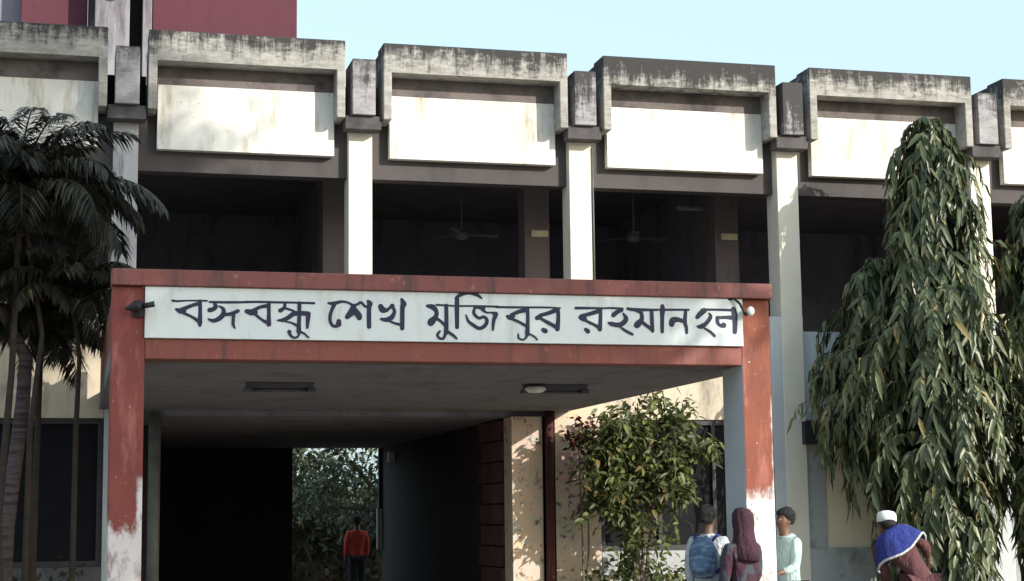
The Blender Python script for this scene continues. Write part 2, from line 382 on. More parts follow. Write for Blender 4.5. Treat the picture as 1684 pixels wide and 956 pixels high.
# plinths, windows
def window(k, x0, x1, z0, z1, nb):
    fr = MB(); t = .07; y0, y1 = .05, .15
    fr.box(x0, x1, y0, y1, z1-t, z1).box(x0, x1, y0, y1, z0, z0+t).box(x0, x0+t, y0, y1, z0+t, z1-t).box(x1-t, x1, y0, y1, z0+t, z1-t)
    f = fr.build('window', 'frame_dark', hall, .004)
    n = 3; w = (x1-x0-2*t)/n
    for i in range(n):
        if i: box('mullion', 'frame_dark', f, x0+t+i*w-.025, x0+t+i*w+.025, .055, .145, z0+t+.001, z1-t-.001, .003)
        a = x0+t+i*w+(.025 if i else 0); b = x0+t+(i+1)*w-(.025 if i < n-1 else 0)
        box('pane', 'pane', f, a, b, .10, .11, z0+t, z1-t, 0)
    if nb < 2: return f
    g = MB()
    for i in range(nb):
        x = x0+.1+(x1-x0-.2)*i/(nb-1); g.box(x-.006, x+.006, .0, .012, z0+.02, z1-.02)
    for z in (z0+.25, (z0+z1)/2, z1-.25): g.box(x0+.02, x1-.02, .013, .022, z-.012, z+.012)
    g.build('grille', 'grille', f)
for k in K:
    if k in (0, 1): continue
    a = CX[k]+{2:.202, 3:.167}.get(k, .262); b = CX[k+1]-(.322 if k == 2 else .202)
    top = 1.07 if k < 0 else 1.15
    box('plinth', 'plinth_shaded' if k < 0 else 'plinth_grey', hall, a, b, -.01, .2, 0, top, .01)
    if k == 3:
        box('bay_wall', 'plinth_grey', hall, a, a+.285, .04, .2, top, 2.879)
        box('bay_wall', 'cream_wall', hall, a+.287, b-.5, .06, .2, top, 2.48)
        box('bay_wall', 'pier_white', hall, a+.287, b-.5, .05, .2, 2.482, 2.879)
        box('bay_wall', 'cream_wall', hall, b-.498, b, .06, .2, top, 2.878)
    else:
        zt = 2.50 if k >= 4 else 2.879
        window(k, a, b, top+.002, zt, 15 if k >= 4 else 0)
        if k >= 4: box('bay_wall', 'spandrel', hall, a, b, .04, .2, 2.502, 2.878)
MB().tube([(6.14,-.012,6.55),(6.14,-.012,4.4)], .012, 6).build('conduit', 'pipe', hall, 0, True)
# drain pipe beside pier 0
MB().tube([(.40,-.10,0),(.40,-.10,2.95)], .075, 12).build('drain_pipe', 'pipe', hall, 0, True)
# dark cabinet-like sill end beside the mast tree
box('air_vent', 'frame_dark', hall, 9.05, 9.75, -.12, .015, 2.55, 2.86, .004)

# roof stair tower behind the parapet
tower = thing('stair_tower', 'maroon painted roof stair tower with a grey concrete fin and dark slot', 'tower', (0,3,7.2))
def tb(name, mat, x0, x1, y0, y1, z0, z1): return box(name, mat, tower, x0, x1, y0-3, y1-3, z0-7.2, z1-7.2, .01)
tb('wall', 'tower_maroon', .42, 2.52, 3.0, 6.5, 7.202, 11.0)
tb('wall', 'tower_maroon', -1.42, -.50, 3.0, 6.5, 7.202, 11.0)
tb('wall', 'room_wall', -6.5, -1.422, 3.35, 6.5, 7.202, 11.0)
tb('fin', 'tower_grey', -.40, .08, 2.55, 3.2, 7.202, 11.0)
tb('fin', 'tower_grey', .27, .40, 2.75, 3.2, 7.202, 11.0)
tb('slot_recess', 'pane', .082, .268, 3.1, 3.3, 7.202, 11.0)
tb('ledge', 'tower_grey', -.495, .415, 3.21, 3.4, 7.202, 11.0)
wv = MB().ball((-.12, -.02, .98), .09).build('roof_lamp', 'glass_white', tower, 0, True); wv.location = (0,-.5,.9)
tank = MB().box(-.3, .12, -.9, -.55, .0, .55).build('tank_box', 'tower_grey', tower, .02)

# ------------------------------------------------------------------ entrance portico
PF = -6.75
port = thing('entrance_portico', 'red painted concrete entrance portico with flat grey ceiling on two front columns', 'portico', (0,0,0))
box('column', 'column_left_paint', port, -.28, .00, PF, PF+.52, .12, 3.62, .008)
cr = box('column', 'column_right_paint', port, 5.49, 5.775, PF, PF+.52, .12, 3.62, .008)
cr.data.materials.append(M['pier_white'])
for pl in cr.data.polygons:
    if pl.normal.x < -.5: pl.material_index = 1
box('lower_beam', 'red_paint', port, .002, 5.488, PF+.006, PF+.30, 2.995, 3.17, .006)
box('top_rail', 'red_trim', port, -.29, 5.785, PF-.07, PF+.30, 3.622, 3.765, .008)
box('ceiling_slab', 'slab_soffit', port, .002, 5.488, PF+.302, PF+.5215, 2.992, 3.20, 0)
box('backing_wall', 'red_paint', port, .002, 5.488, PF+.02, PF+.30, 3.172, 3.62, 0)
box('ceiling_slab', 'slab_soffit', port, -.27, 5.765, PF+.522, 2.38, 2.99, 3.20, .004)
box('side_parapet', 'red_paint', port, 5.62, 5.765, PF+.522, -.32, 3.202, 3.62, .006)
box('side_parapet', 'red_paint', port, -.27, -.13, PF+.522, -.32, 3.202, 3.62, .006)

# name board
sign = thing('name_board', 'long pale name board with dark blue Bengali lettering across the red portico', 'sign', (0, PF-.03, 3.17))
sb = MB().box(-.005, 5.495, -.005, .048, .002, .449).build('board', 'sign_face', sign, .004)
LETTERS = [
[[(0.227,3.498,0.01),(0.266,3.493,0.009)],[(0.266,3.493,0.009),(0.353,3.5,0.007),(0.52,3.502,0.008)],[(0.461,3.497,0.016),(0.464,3.405,0.015),(0.463,3.31,0.019),(0.463,3.28,0.008)],[(0.259,3.423,0.01),(0.296,3.409,0.022),(0.325,3.41,0.019)],[(0.305,3.419,0.018),(0.393,3.458,0.014),(0.456,3.477,0.016)],[(0.32,3.392,0.012),(0.394,3.359,0.011),(0.458,3.317,0.016)]],
[[(0.544,3.492,0.009),(0.697,3.492,0.011),(0.885,3.497,0.009)],[(0.584,3.49,0.013),(0.596,3.452,0.018),(0.574,3.429,0.018),(0.545,3.421,0.019)],[(0.623,3.458,0.006),(0.66,3.434,0.015),(0.663,3.388,0.02),(0.629,3.35,0.019),(0.58,3.329,0.016),(0.536,3.341,0.008)],[(0.663,3.383,0.013),(0.723,3.39,0.015),(0.757,3.403,0.015),(0.789,3.418,0.015)],[(0.752,3.4,0.015),(0.75,3.35,0.013),(0.748,3.305,0.013),(0.763,3.265,0.006)]],
[[(0.852,3.498,0.01),(0.957,3.501,0.01),(1.111,3.5,0.01)],[(0.863,3.417,0.017),(0.903,3.408,0.026),(0.938,3.409,0.022)],[(0.918,3.423,0.015),(0.982,3.455,0.014),(1.052,3.469,0.017)],[(1.057,3.497,0.015),(1.057,3.406,0.015),(1.058,3.305,0.019)],[(0.938,3.391,0.011),(0.998,3.344,0.011),(1.053,3.315,0.017)]],
[[(1.121,3.5,0.01),(1.282,3.501,0.009),(1.456,3.499,0.01)],[(1.197,3.489,0.013),(1.192,3.454,0.014),(1.157,3.428,0.018)],[(1.202,3.449,0.01),(1.262,3.432,0.009),(1.283,3.42,0.01)],[(1.133,3.341,0.006),(1.183,3.345,0.017),(1.228,3.368,0.018),(1.273,3.4,0.019),(1.333,3.408,0.019),(1.403,3.404,0.02)],[(1.404,3.402,0.02),(1.399,3.341,0.016),(1.395,3.28,0.01)],[(1.325,3.497,0.016),(1.325,3.406,0.015),(1.321,3.319,0.016),(1.321,3.246,0.02)],[(1.203,3.333,0.007),(1.258,3.321,0.008),(1.303,3.299,0.012)],[(1.238,3.242,0.017),(1.248,3.212,0.011),(1.279,3.19,0.009),(1.314,3.203,0.008),(1.326,3.239,0.011)],[(1.334,3.244,0.01),(1.374,3.224,0.008),(1.404,3.194,0.008)]],
[[(1.581,3.502,0.009),(1.627,3.5,0.017),(1.693,3.517,0.012),(1.744,3.513,0.01),(1.8,3.488,0.011)],[(1.634,3.493,0.018),(1.609,3.436,0.014),(1.596,3.385,0.015),(1.6,3.334,0.014),(1.622,3.302,0.013),(1.657,3.297,0.013)],[(1.674,3.341,0.02),(1.672,3.315,0.023)]],
[[(1.803,3.488,0.012),(1.836,3.494,0.011),(1.872,3.513,0.012),(1.908,3.48,0.011),(1.944,3.478,0.01)],[(1.805,3.47,0.025),(1.79,3.429,0.03),(1.749,3.383,0.02)],[(1.81,3.445,0.027),(1.851,3.397,0.027),(1.856,3.377,0.022)],[(1.933,3.529,0.01),(1.951,3.504,0.024),(1.944,3.463,0.018),(1.944,3.299,0.018)]],
[[(2.049,3.48,0.023),(2.067,3.452,0.027),(2.103,3.45,0.016),(2.129,3.469,0.011),(2.153,3.487,0.021)],[(2.16,3.477,0.013),(2.173,3.436,0.014),(2.147,3.385,0.021),(2.098,3.363,0.018),(2.052,3.37,0.01)],[(2.114,3.358,0.009),(2.175,3.334,0.01),(2.238,3.319,0.013)],[(2.238,3.551,0.011),(2.256,3.507,0.025),(2.246,3.469,0.019),(2.243,3.289,0.018)]],
[[(2.472,3.494,0.013),(2.524,3.484,0.024),(2.556,3.443,0.018),(2.548,3.397,0.019),(2.511,3.355,0.031),(2.503,3.344,0.029)],[(2.556,3.506,0.009),(2.735,3.499,0.007)],[(2.55,3.386,0.015),(2.597,3.356,0.012),(2.634,3.321,0.013)],[(2.645,3.502,0.016),(2.647,3.393,0.017),(2.643,3.259,0.02)],[(2.638,3.249,0.015),(2.617,3.204,0.011),(2.58,3.206,0.011),(2.564,3.237,0.012),(2.586,3.268,0.009)],[(2.659,3.264,0.013),(2.707,3.234,0.012),(2.738,3.204,0.009)]],
[[(2.746,3.561,0.019),(2.745,3.499,0.02),(2.744,3.307,0.017)],[(2.735,3.569,0.012),(2.788,3.609,0.018),(2.852,3.626,0.02),(2.916,3.612,0.018),(2.974,3.574,0.008)]],
[[(2.766,3.499,0.008),(2.904,3.502,0.008),(3.128,3.5,0.01)],[(2.909,3.492,0.011),(2.989,3.488,0.019)],[(2.907,3.481,0.012),(2.901,3.434,0.014),(2.945,3.393,0.013),(2.993,3.405,0.013),(3.021,3.374,0.016),(3.003,3.327,0.016),(2.95,3.3,0.015),(2.892,3.33,0.015),(2.847,3.366,0.012),(2.829,3.417,0.007)],[(2.978,3.472,0.014),(3.02,3.444,0.008),(3.058,3.446,0.007),(3.103,3.433,0.02)],[(3.103,3.425,0.019),(3.083,3.37,0.015),(3.075,3.286,0.009)]],
[[(3.111,3.496,0.01),(3.357,3.498,0.01),(3.411,3.499,0.01)],[(3.208,3.414,0.011),(3.238,3.404,0.023),(3.265,3.42,0.02)],[(3.249,3.427,0.015),(3.319,3.458,0.017),(3.389,3.475,0.019)],[(3.4,3.488,0.018),(3.403,3.407,0.015),(3.397,3.255,0.02)],[(3.254,3.391,0.013),(3.323,3.363,0.012),(3.387,3.328,0.013)],[(3.311,3.254,0.007),(3.316,3.217,0.009),(3.359,3.202,0.007),(3.391,3.234,0.01)],[(3.418,3.255,0.008),(3.466,3.23,0.008),(3.488,3.204,0.007)]],
[[(3.411,3.499,0.009),(3.573,3.502,0.009),(3.714,3.499,0.006)],[(3.49,3.403,0.019),(3.518,3.414,0.022)],[(3.518,3.427,0.016),(3.605,3.452,0.017),(3.681,3.485,0.021)],[(3.687,3.485,0.019),(3.692,3.412,0.017),(3.681,3.306,0.021)],[(3.528,3.396,0.013),(3.593,3.363,0.016),(3.673,3.322,0.016)],[(3.548,3.295,0.02),(3.567,3.286,0.022)]],
[[(3.86,3.501,0.013),(3.947,3.503,0.012),(4.123,3.505,0.008)],[(3.905,3.415,0.021),(3.94,3.402,0.024)],[(3.907,3.428,0.015),(3.996,3.451,0.017),(4.09,3.482,0.02)],[(4.095,3.49,0.017),(4.095,3.416,0.016),(4.086,3.31,0.02)],[(3.956,3.384,0.012),(4.021,3.356,0.013),(4.081,3.325,0.016)],[(3.952,3.305,0.017),(3.971,3.289,0.021)]],
[[(4.123,3.505,0.008),(4.2,3.508,0.009),(4.311,3.505,0.01)],[(4.3,3.494,0.019),(4.255,3.471,0.018),(4.221,3.444,0.021)],[(4.313,3.462,0.007),(4.34,3.42,0.02),(4.334,3.393,0.022),(4.297,3.361,0.021),(4.252,3.352,0.021),(4.197,3.362,0.019),(4.17,3.372,0.007)],[(4.28,3.337,0.008),(4.329,3.303,0.012),(4.4,3.267,0.011)]],
[[(4.359,3.505,0.013),(4.431,3.497,0.016),(4.609,3.499,0.011),(4.654,3.501,0.01)],[(4.442,3.491,0.016),(4.488,3.47,0.017),(4.494,3.412,0.019),(4.458,3.366,0.029),(4.444,3.353,0.027)],[(4.5,3.38,0.016),(4.55,3.344,0.015),(4.594,3.318,0.02)],[(4.592,3.494,0.016),(4.593,3.398,0.017),(4.597,3.302,0.015)]],
[[(4.654,3.501,0.009),(4.755,3.503,0.01)],[(4.699,3.539,0.016),(4.699,3.501,0.025),(4.694,3.426,0.018),(4.691,3.298,0.016)]],
[[(4.755,3.503,0.01),(4.958,3.506,0.01)],[(4.785,3.369,0.025),(4.798,3.404,0.028),(4.843,3.413,0.021),(4.893,3.4,0.017)],[(4.927,3.5,0.015),(4.916,3.392,0.019),(4.928,3.344,0.016),(4.931,3.291,0.013)]],
[[(5.088,3.509,0.012),(5.213,3.512,0.01)],[(5.111,3.501,0.024),(5.07,3.47,0.023),(5.038,3.437,0.017)],[(5.156,3.477,0.008),(5.172,3.443,0.018),(5.13,3.385,0.018),(5.078,3.352,0.021),(5.039,3.352,0.009)],[(5.106,3.337,0.008),(5.162,3.305,0.012),(5.206,3.266,0.012)]],
[[(5.213,3.512,0.01),(5.373,3.511,0.012)],[(5.24,3.436,0.018),(5.241,3.393,0.018),(5.266,3.363,0.014),(5.3,3.367,0.025)],[(5.24,3.436,0.014),(5.326,3.441,0.015),(5.406,3.439,0.021)],[(5.402,3.52,0.022),(5.412,3.466,0.026),(5.415,3.385,0.022),(5.41,3.304,0.019)]],
]

def stroke(pts):
    P = [Vector((p[0], p[1])) for p in pts]; Wd = [p[2] for p in pts]
    if len(P) < 3:
        return [(P[0].lerp(P[1], t/4), Wd[0]+(Wd[1]-Wd[0])*t/4) for t in range(5)]
    out = []
    for i in range(len(P)-1):
        p0 = P[max(i-1, 0)]; p1 = P[i]; p2 = P[i+1]; p3 = P[min(i+2, len(P)-1)]
        for j in range(5):
            t = j/5
            q = .5*((2*p1) + (-p0+p2)*t + (2*p0-5*p1+4*p2-p3)*t*t + (-p0+3*p1-3*p2+p3)*t*t*t)
            out.append((q, Wd[i]+(Wd[i+1]-Wd[i])*t))
    out.append((P[-1], Wd[-1])); return out
GL = [(g_, 'letter') for g_ in LETTERS[:11]+LETTERS[13:]] + [(g_[:-1], 'letter') for g_ in LETTERS[11:13]] + [(g_[-1:], 'letter_dot') for g_ in LETTERS[11:13]]
for gl, gn in GL:
    mb = MB(); e = .0065
    for st in gl:
        pts = stroke(st)
        for i, (q, w) in enumerate(pts):
            w *= 1.1
            e += .00003
            mb.add([(q.x+w*math.cos(a*math.pi/6), -e, q.y-3.17+w*math.sin(a*math.pi/6)) for a in range(12)], [tuple(range(12))])
            if i < len(pts)-1:
                q2, w2 = pts[i+1]; w2 *= 1.1; d = (q2-q)
                if d.length < 1e-5: continue
                d.normalize(); nn = Vector((-d.y, d.x)); e += .00003
                c4 = [q+nn*w, q-nn*w, q2-nn*w2, q2+nn*w2]
                mb.add([(c.x, -e, c.y-3.17) for c in c4], [(0,1,2,3)])
    mb.build(gn, 'ink', sign)

# lamps on the portico
l = thing('floodlight', 'small dark floodlight on a bracket at the left end of the name board', 'lamp', (-.06, PF-.02, 3.44))
MB().box(-.04, .04, -.02, .03, -.09, .05).build('bracket_plate', 'metal_dark', l, .004)
MB().tube([(0,-.01,0),(.02,-.09,.0),(.10,-.12,.015)], .013).build('arm', 'metal_dark', l, 0, True)
MB().tube([(-.11,-.10,-.03),(-.02,-.12,-.015),(.02,-.12,-.01)], [.012,.05,.055], 14).build('lamp_head', 'metal_dark', l, 0, True)
MB().tube([(.02,-.12,-.01),(.13,-.13,.012)], [.022,.026], 12).build('lamp_neck', 'metal_dark', l, 0, True)
l = thing('bulb_lamp', 'bare white bulb on a dark curved bracket at the right end of the name board', 'lamp', (5.46, PF-.03, 3.44))
MB().tube([(-.10,-.0,.17),(-.06,-.03,.18),(-.01,-.05,.13),(.02,-.06,.06),(.035,-.07,.02)], .012).build('bracket', 'metal_dark', l, 0, True)
MB().tube([(.03,-.07,.025),(.05,-.075,.035)], .022).build('socket', 'metal_dark', l, 0, True)
MB().ball((.085,-.08,.055), .036, 14, 10, (1,1,1.25)).build('bulb', 'glass_white', l, 0, True)
for x, lb, lampon in ((1.42, 'dark strip light fitting without a tube near the left of the portico ceiling', 0), (4.32, 'dark strip light fitting with a white bulb near the right of the portico ceiling', 1)):
    l = thing('ceiling_light', lb, 'light fitting', (x, -4.35, 2.988), 'strip lights under the portico ceiling')
    MB().box(-.32, .36, -.06, .06, -.05, -.0).build('housing', 'fixture', l, .005)
    MB().box(-.34, -.26, -.07, .07, -.09, -.051).build('end_cap', 'fixture', l, .004); MB().box(.30, .38, -.07, .07, -.09, -.051).build('end_cap', 'fixture', l, .004)
    MB().tube([(-.26,0,-.075),(.30,0,-.075)], .02).build('tube', 'fixture', l, 0, True)
    if lampon: MB().tube([(-.22,-.09,-.03),(-.22,-.09,-.06),(-.22,-.09,-.09)], [.10,.12,.07], 14).build('bowl', 'glass_white', l, 0, True)

# upper floor fittings
for i, (x, y, z, lb) in enumerate(((5.32, 4.4, 6.05, 'dim ceiling fan behind the second bay opening from the left'), (8.05, 4.0, 6.02, 'pale ceiling fan behind the opening left of the right portico column'))):
    f = thing('ceiling_fan', lb, 'fan', (x, y, 6.895), 'ceiling fans in the upper rooms'); h = z-6.895
    MB().tube([(0,0,0),(0,0,h+.06)], .014).build('rod', 'fan_grey', f, 0, True)
    MB().tube([(0,0,h+.07),(0,0,h+.05),(0,0,h-.04),(0,0,h-.07)], [.04,.10,.11,.05], 16).build('motor', 'fan_grey', f, 0, True)
    for b in range(3):
        a = b*2.094+.15*i+.1; ca, sa = math.cos(a), math.sin(a); mb = MB()
        q = [(.10,-.05,.0),(.60,-.07,.012),(.60,.07,-.012),(.10,.05,-.0)]
        vs = [(ca*u-sa*v, sa*u+ca*v, h+w+.008) for u,v,w in q]+[(ca*u-sa*v, sa*u+ca*v, h+w-.0) for u,v,w in q]
        mb.add(vs, [(0,1,2,3),(7,6,5,4),(0,4,5,1),(1,5,6,2),(2,6,7,3),(3,7,4,0)]); mb.build('blade', 'fan_grey', f)
t = thing('wall_light', 'unlit pale tube light under the beam left of the tall white column', 'light fitting', (8.95, 3.6, 6.45))
MB().box(-.30, .30, -.03, .03, -.03, .03).build('batten', 'pale_metal', t, .004); MB().tube([(-.28,-.05,-.01),(.28,-.05,-.01)], .017).build('tube', 'pale_metal', t, 0, True)
for k, z, lb in ((2, 5.76, 'sun patch painted as a small cream block on the inner column left of the middle cream column'), (3, 5.80, 'sun patch painted as a small cream block on the inner column nearest the tube light')):
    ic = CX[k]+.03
    b = MB().box(-.13, .13, -.04, .0, -.05, .05).build('sun_patch', 'sun_patch_cream', None, .006); b.location = (ic+.04, 2.396, z)  # cream block stands in for a patch of sunlight on the column
    tag(b, lb, 'box', 'painted sun patches on the inner columns')

# torn posters on the sunlit pier
POST = [(5.62, 5.94, 2.05, 2.45, (.62,.42,.34), 'pinkish torn poster high on the sunlit pier'), (5.62, 5.92, 1.32, 1.62, (.55,.50,.36), 'yellowed poster low on the sunlit pier'),
        (5.74, 6.06, 1.66, 1.95, (.66,.48,.44), 'pale pink poster halfway down the sunlit pier')]
for i, (a, b, z0, z1, c, lb) in enumerate(POST):
    mm = plaster('poster_%s' % 'abc'[i], c, tuple(v*.8 for v in c), (.15,.11,.10), (.52,.60), (6,1,9), .9)
    N = 9; mb = MB(); a -= .02; b -= .10
    e = [(a, z0+random.uniform(0,.03))]+[(a+(b-a)*j/N, z0+random.uniform(-.02,.05)) for j in range(1,N)]+[(b, z0+.02)]
    tp = [(b-(b-a)*j/N, z1+random.uniform(-.04,.01)) for j in range(N+1)]
    mb.add([(x, 0, z) for x, z in e+tp], [tuple(range(len(e+tp)))])
    o = mb.build('poster', mm); o.location = (0, -.024-.003*i, 0)
    sm = o.modifiers.new('thick', 'SOLIDIFY'); sm.thickness = .0015
    tag(o, lb, 'poster', 'torn posters on the pier')

# ------------------------------------------------------------------ mast trees (long hanging leaves)
def interp(env, z):
    zs = [e[0] for e in env]; rs = [e[1] for e in env]
    return float(np.interp(z, zs, rs))
def mast_tree(x, y, env, n_br, mat, label, ldens=17, squash=.9, seed=1, lean=0):
    rr = random.Random(seed)
    t = thing('mast_tree', label, 'tree', (x, y, 0), None)
    ztop = max(e[0] for e in env); zbot = min(e[0] for e in env)
    tp = [(math.sin(i*.9)*.04+lean*i/12, math.cos(i*1.3)*.03, ztop*i/12) for i in range(13)]
    MB().tube(tp, [.085*(1-i/12)+.012 for i in range(13)], 9).build('trunk', 'bark', t, 0, True)
    br = MB(); P = []; D = []; Nn = []; L = []; Wd = []
    for b in range(n_br):
        z0 = zbot + (ztop-zbot)*((b+rr.random())/n_br)**.85
        r = interp(env, z0); a = rr.uniform(0, 6.283); rmax = r*(rr.uniform(.45, 1.0) if rr.random() < .86 else rr.uniform(1.0, 1.22))*(1+.20*math.sin(3*a+z0*2.3+seed)+.13*math.sin(7*a-z0*4.1))
        ca, sa = math.cos(a), math.sin(a)*squash; ln = rr.uniform(.35, 1.05)*(.5+.5*min(1, r/.6))
        sway = rr.uniform(-.1, .1)
        pts = []
        for j in range(9):
            u = j/8
            rad = rmax*(1-(1-u)**2.2)
            zz = z0 + .10*math.sin(u*2.2) - ln*u**1.9
            pts.append(Vector((ca*rad+lean*z0/ztop+sway*u*sa, sa*rad+sway*u*ca, max(zz, .15))))
        br.tube([pts[0], pts[3], pts[6], pts[8]], [.012,.008,.005,.002], 4, False)
        nl = int(ldens*(.5+ln))
        for j in range(nl):
            u = (j+rr.random())/nl; k = u*8; i0 = min(int(k), 7); p = pts[i0].lerp(pts[i0+1], k-i0)
            tv = (pts[i0+1]-pts[i0]).normalized()
            s = Vector((-sa, ca, 0))*(1 if j % 2 else -1)*rr.uniform(.25,.75) + Vector((ca, sa, 0))*rr.uniform(-.15,.55) + Vector((0,0,-1))*rr.uniform(.1,1.3) + tv*.3
            P.append(p); D.append(s); Nn.append((ca+rr.uniform(-.7,.7), sa+rr.uniform(-.7,.7), rr.uniform(.0,.8))); q_ = rr.uniform(.7,1.25); L.append(rr.uniform(.13,.27)*q_); Wd.append(rr.uniform(.040,.080)*q_)
    br.build('branches', 'bark', t)['kind'] = 'stuff'
    v, f = leaves(np.array([tuple(p) for p in P]), np.array([tuple(p) for p in D]), np.array(Nn), np.array(L), np.array(Wd), .35, .2, .05)
    quads('foliage', v, f, mat, t, 'stuff')
    return t
mast_tree(10.42, -1.35, [(.5,.52),(1.2,.62),(1.8,.78),(2.4,1.02),(3.0,1.24),(3.9,1.18),(4.5,.92),(5.0,.76),(5.6,.66),(6.2,.56),(6.55,.46),(6.75,.32),(6.85,.18)], 700, 'leaf_mast',
          'tall broad mast tree with long hanging leaves right of the tall white column', 19, seed=3)
mast_tree(9.82, -.85, [(2.45,.35),(2.9,.70),(3.6,.84),(4.3,.74),(4.7,.50),(5.0,.20)], 400, 'leaf_mast',
          'low shaded mast tree between the white column and the tall tree', 17, .6, seed=4)
mast_tree(12.05, -1.5, [(.9,.35),(1.6,.62),(2.3,.85),(3.2,.95),(4.2,.80),(5.2,.55),(5.8,.34),(6.1,.08)], 480, 'leaf_mast',
          'mast tree half cut off by the right edge of the photo', 17, seed=5)

# ------------------------------------------------------------------ shrub beside the portico
def shrub(x, y, z0, blobs, n, mat, label, stems, seed, ll=(.07,.12), nm='small_tree'):
    rr = random.Random(seed); t = thing(nm, label, 'tree' if nm == 'small_tree' else 'plant', (x, y, z0))
    mb = MB()
    P = []; D = []; Nn = []
    for (bx, by, bz, rx, ry, rz) in blobs:
        mb.tube([(0,0,0),(bx*.2+rr.uniform(-.05,.05), by*.3, bz*.45),(bx, by, bz)], [stems, stems*.7, stems*.25], 7)
        m_ = int(n*rx*rz/sum(b[3]*b[5] for b in blobs))
        cl = [(rr.gauss(0,.42), rr.gauss(0,.42), rr.gauss(0,.42)) for _ in range(max(5, m_//26))]
        for c in cl:
            mb.tube([(bx, by, bz-.1*rz), (bx+c[0]*rx, by+c[1]*ry, bz+c[2]*rz)], [stems*.25, .003], 4, False)
        for i in range(m_):
            c = rr.choice(cl)
            P.append((bx+c[0]*rx*1.15+rr.gauss(0,.075), by+c[1]*ry*1.15+rr.gauss(0,.075), bz+c[2]*rz*1.15+rr.gauss(0,.075)))
            D.append((rr.gauss(0,1), rr.gauss(0,1)-.2, rr.gauss(-.35,.6))); Nn.append((rr.gauss(.3,.6), rr.gauss(-.4,.6), rr.gauss(.8,.4)))
    mb.build('branches', 'bark', t)
    v, f = leaves(np.array(P), np.array(D), np.array(Nn), rng.uniform(ll[0], ll[1], len(P)), rng.uniform(.034, .062, len(P)), .25, .15)
    quads('foliage', v, f, mat, t, 'stuff'); return t
shrub(6.44, -.80, 0, [(-.25,0,1.85,.50,.26,.55),(.25,.0,2.1,.50,.26,.55),(-.1,0,2.45,.60,.26,.45),(.35,0,2.75,.50,.25,.38),(-.45,0,2.5,.33,.22,.4),(0,0,1.45,.28,.22,.4),(.62,.1,2.6,.35,.22,.4)], 4700, 'leaf_bush',
      'small leafy tree with yellow green leaves under the right edge of the portico', .03, 11, (.09,.16))
shrub(5.78, -.5, 0, [(-.05,0,2.6,.18,.2,.12),(.08,0,2.74,.16,.2,.10)], 170, 'leaf_maroon',
      'dark maroon leaved plant in front of the sunlit pier', .018, 12, (.06,.11), 'leafy_plant')
shrub(6.35, -.6, 0, [(0,0,.85,.55,.3,.3),(.45,0,.75,.4,.3,.25)], 700, 'leaf_bush',
      'low green plant against the grey plinth behind the small tree', .014, 13, (.07,.12), 'leafy_plant')

# ------------------------------------------------------------------ palms at the left
def frond(parent, base, az, el, length, curl, nleaf, lw, seed, mat='leaf_palm', name='frond'):
    rr = random.Random(seed); pts = []; p = Vector(base); ang = el; ns = 16
    h = Vector((math.cos(az), math.sin(az), 0))
    for i in range(ns+1):
        pts.append(p.copy()); d = h*math.cos(ang) + Vector((0,0,1))*math.sin(ang)
        p = p + d*(length/ns); ang -= curl/ns*(0.4+1.2*i/ns)
    mb = MB().tube(pts, [.014*(1-i/ns)+.003 for i in range(ns+1)], 5, False)
    s = h.cross(Vector((0,0,1)))
    for j in range(nleaf):
        u = .12+.88*(j+.5)/nleaf; k = u*ns; i0 = min(int(k), ns-1); c = pts[i0].lerp(pts[i0+1], k-i0); tv = (pts[i0+1]-pts[i0]).normalized()
        ll = lw*(max(0, math.sin((u*.82+.14)*math.pi))**.6)*rr.uniform(.8,1.15)
        for sg in (-1, 1):
            d = (s*sg*rr.uniform(.6,.95) + tv*rr.uniform(.5,.8) + Vector((0,0,1))*rr.uniform(-.35,.15)).normalized()
            w = .015; wv = d.cross(Vector((0,0,1))).normalized()*w if abs(d.z) < .95 else s*w
            a = c; b = c+d*ll*.5-Vector((0,0,1))*ll*.08; e = c+d*ll*.88-Vector((0,0,1))*ll*rr.uniform(.3,.55)
            mb.add([a-wv*.4, a+wv*.4, b-wv, b+wv, e], [(0,1,3,2),(2,3,4)])
    return mb.build(name, mat, parent)
def palm(x, y, crown, label, nf, length, stems, seed, lw=.40):
    rr = random.Random(seed); t = thing('palm_tree', label, 'palm tree', (x, y, 0)); cz = crown
    for pts, rad, mt in stems: MB().tube([(a-x, b-y, c) for a, b, c in pts], rad, 9).build('trunk', mt, t, 0, True)
    for i in range(nf):
        az = i*2.399+rr.uniform(-.2,.2); q = i/nf
        el = R(82 - 78*q + rr.uniform(-8,8))
        frond(t, (rr.uniform(-.04,.04), rr.uniform(-.04,.04), cz+rr.uniform(-.08,.08)), az, el, length*rr.uniform(.85,1.1)*(.8+.25*q), 1.5+.5*rr.random(), 74, lw, seed*50+i)
    return t
palm(-1.18, -3.0, 5.0, 'tall feathery palm with arching dark fronds at the left edge', 42, 1.68,
     [([(-1.25,-3,0),(-1.32,-3,1.6),(-1.22,-3,3.2),(-1.18,-3,4.9)], [.05,.042,.035,.03], 'palm_stem'),
      ([(-1.05,-2.9,0),(-1.02,-2.9,2.6),(-.92,-2.9,3.6),(-1.12,-2.95,4.75)], [.038,.032,.026,.022], 'palm_stem')], 21)
palm(-.62, -2.6, 3.95, 'shorter dark palm with drooping fronds beside the left portico column', 28, 1.35,
     [([(-.56,-2.6,0),(-.55,-2.6,2.6),(-.53,-2.6,3.4),(-.62,-2.6,4.0)], [.036,.03,.025,.022], 'palm_stem')], 22, .30)
palm(-1.75, -2.3, 4.2, 'low dark palm cut off by the left edge behind the tall palm', 26, 1.6,
     [([(-1.3,-2.3,0),(-1.25,-2.3,1.6),(-1.12,-2.3,2.9),(-1.1,-2.3,3.4),(-1.35,-2.3,3.9),(-1.75,-2.3,4.25)], [.09,.085,.08,.075,.06,.05], 'palm_trunk')], 23, .3)
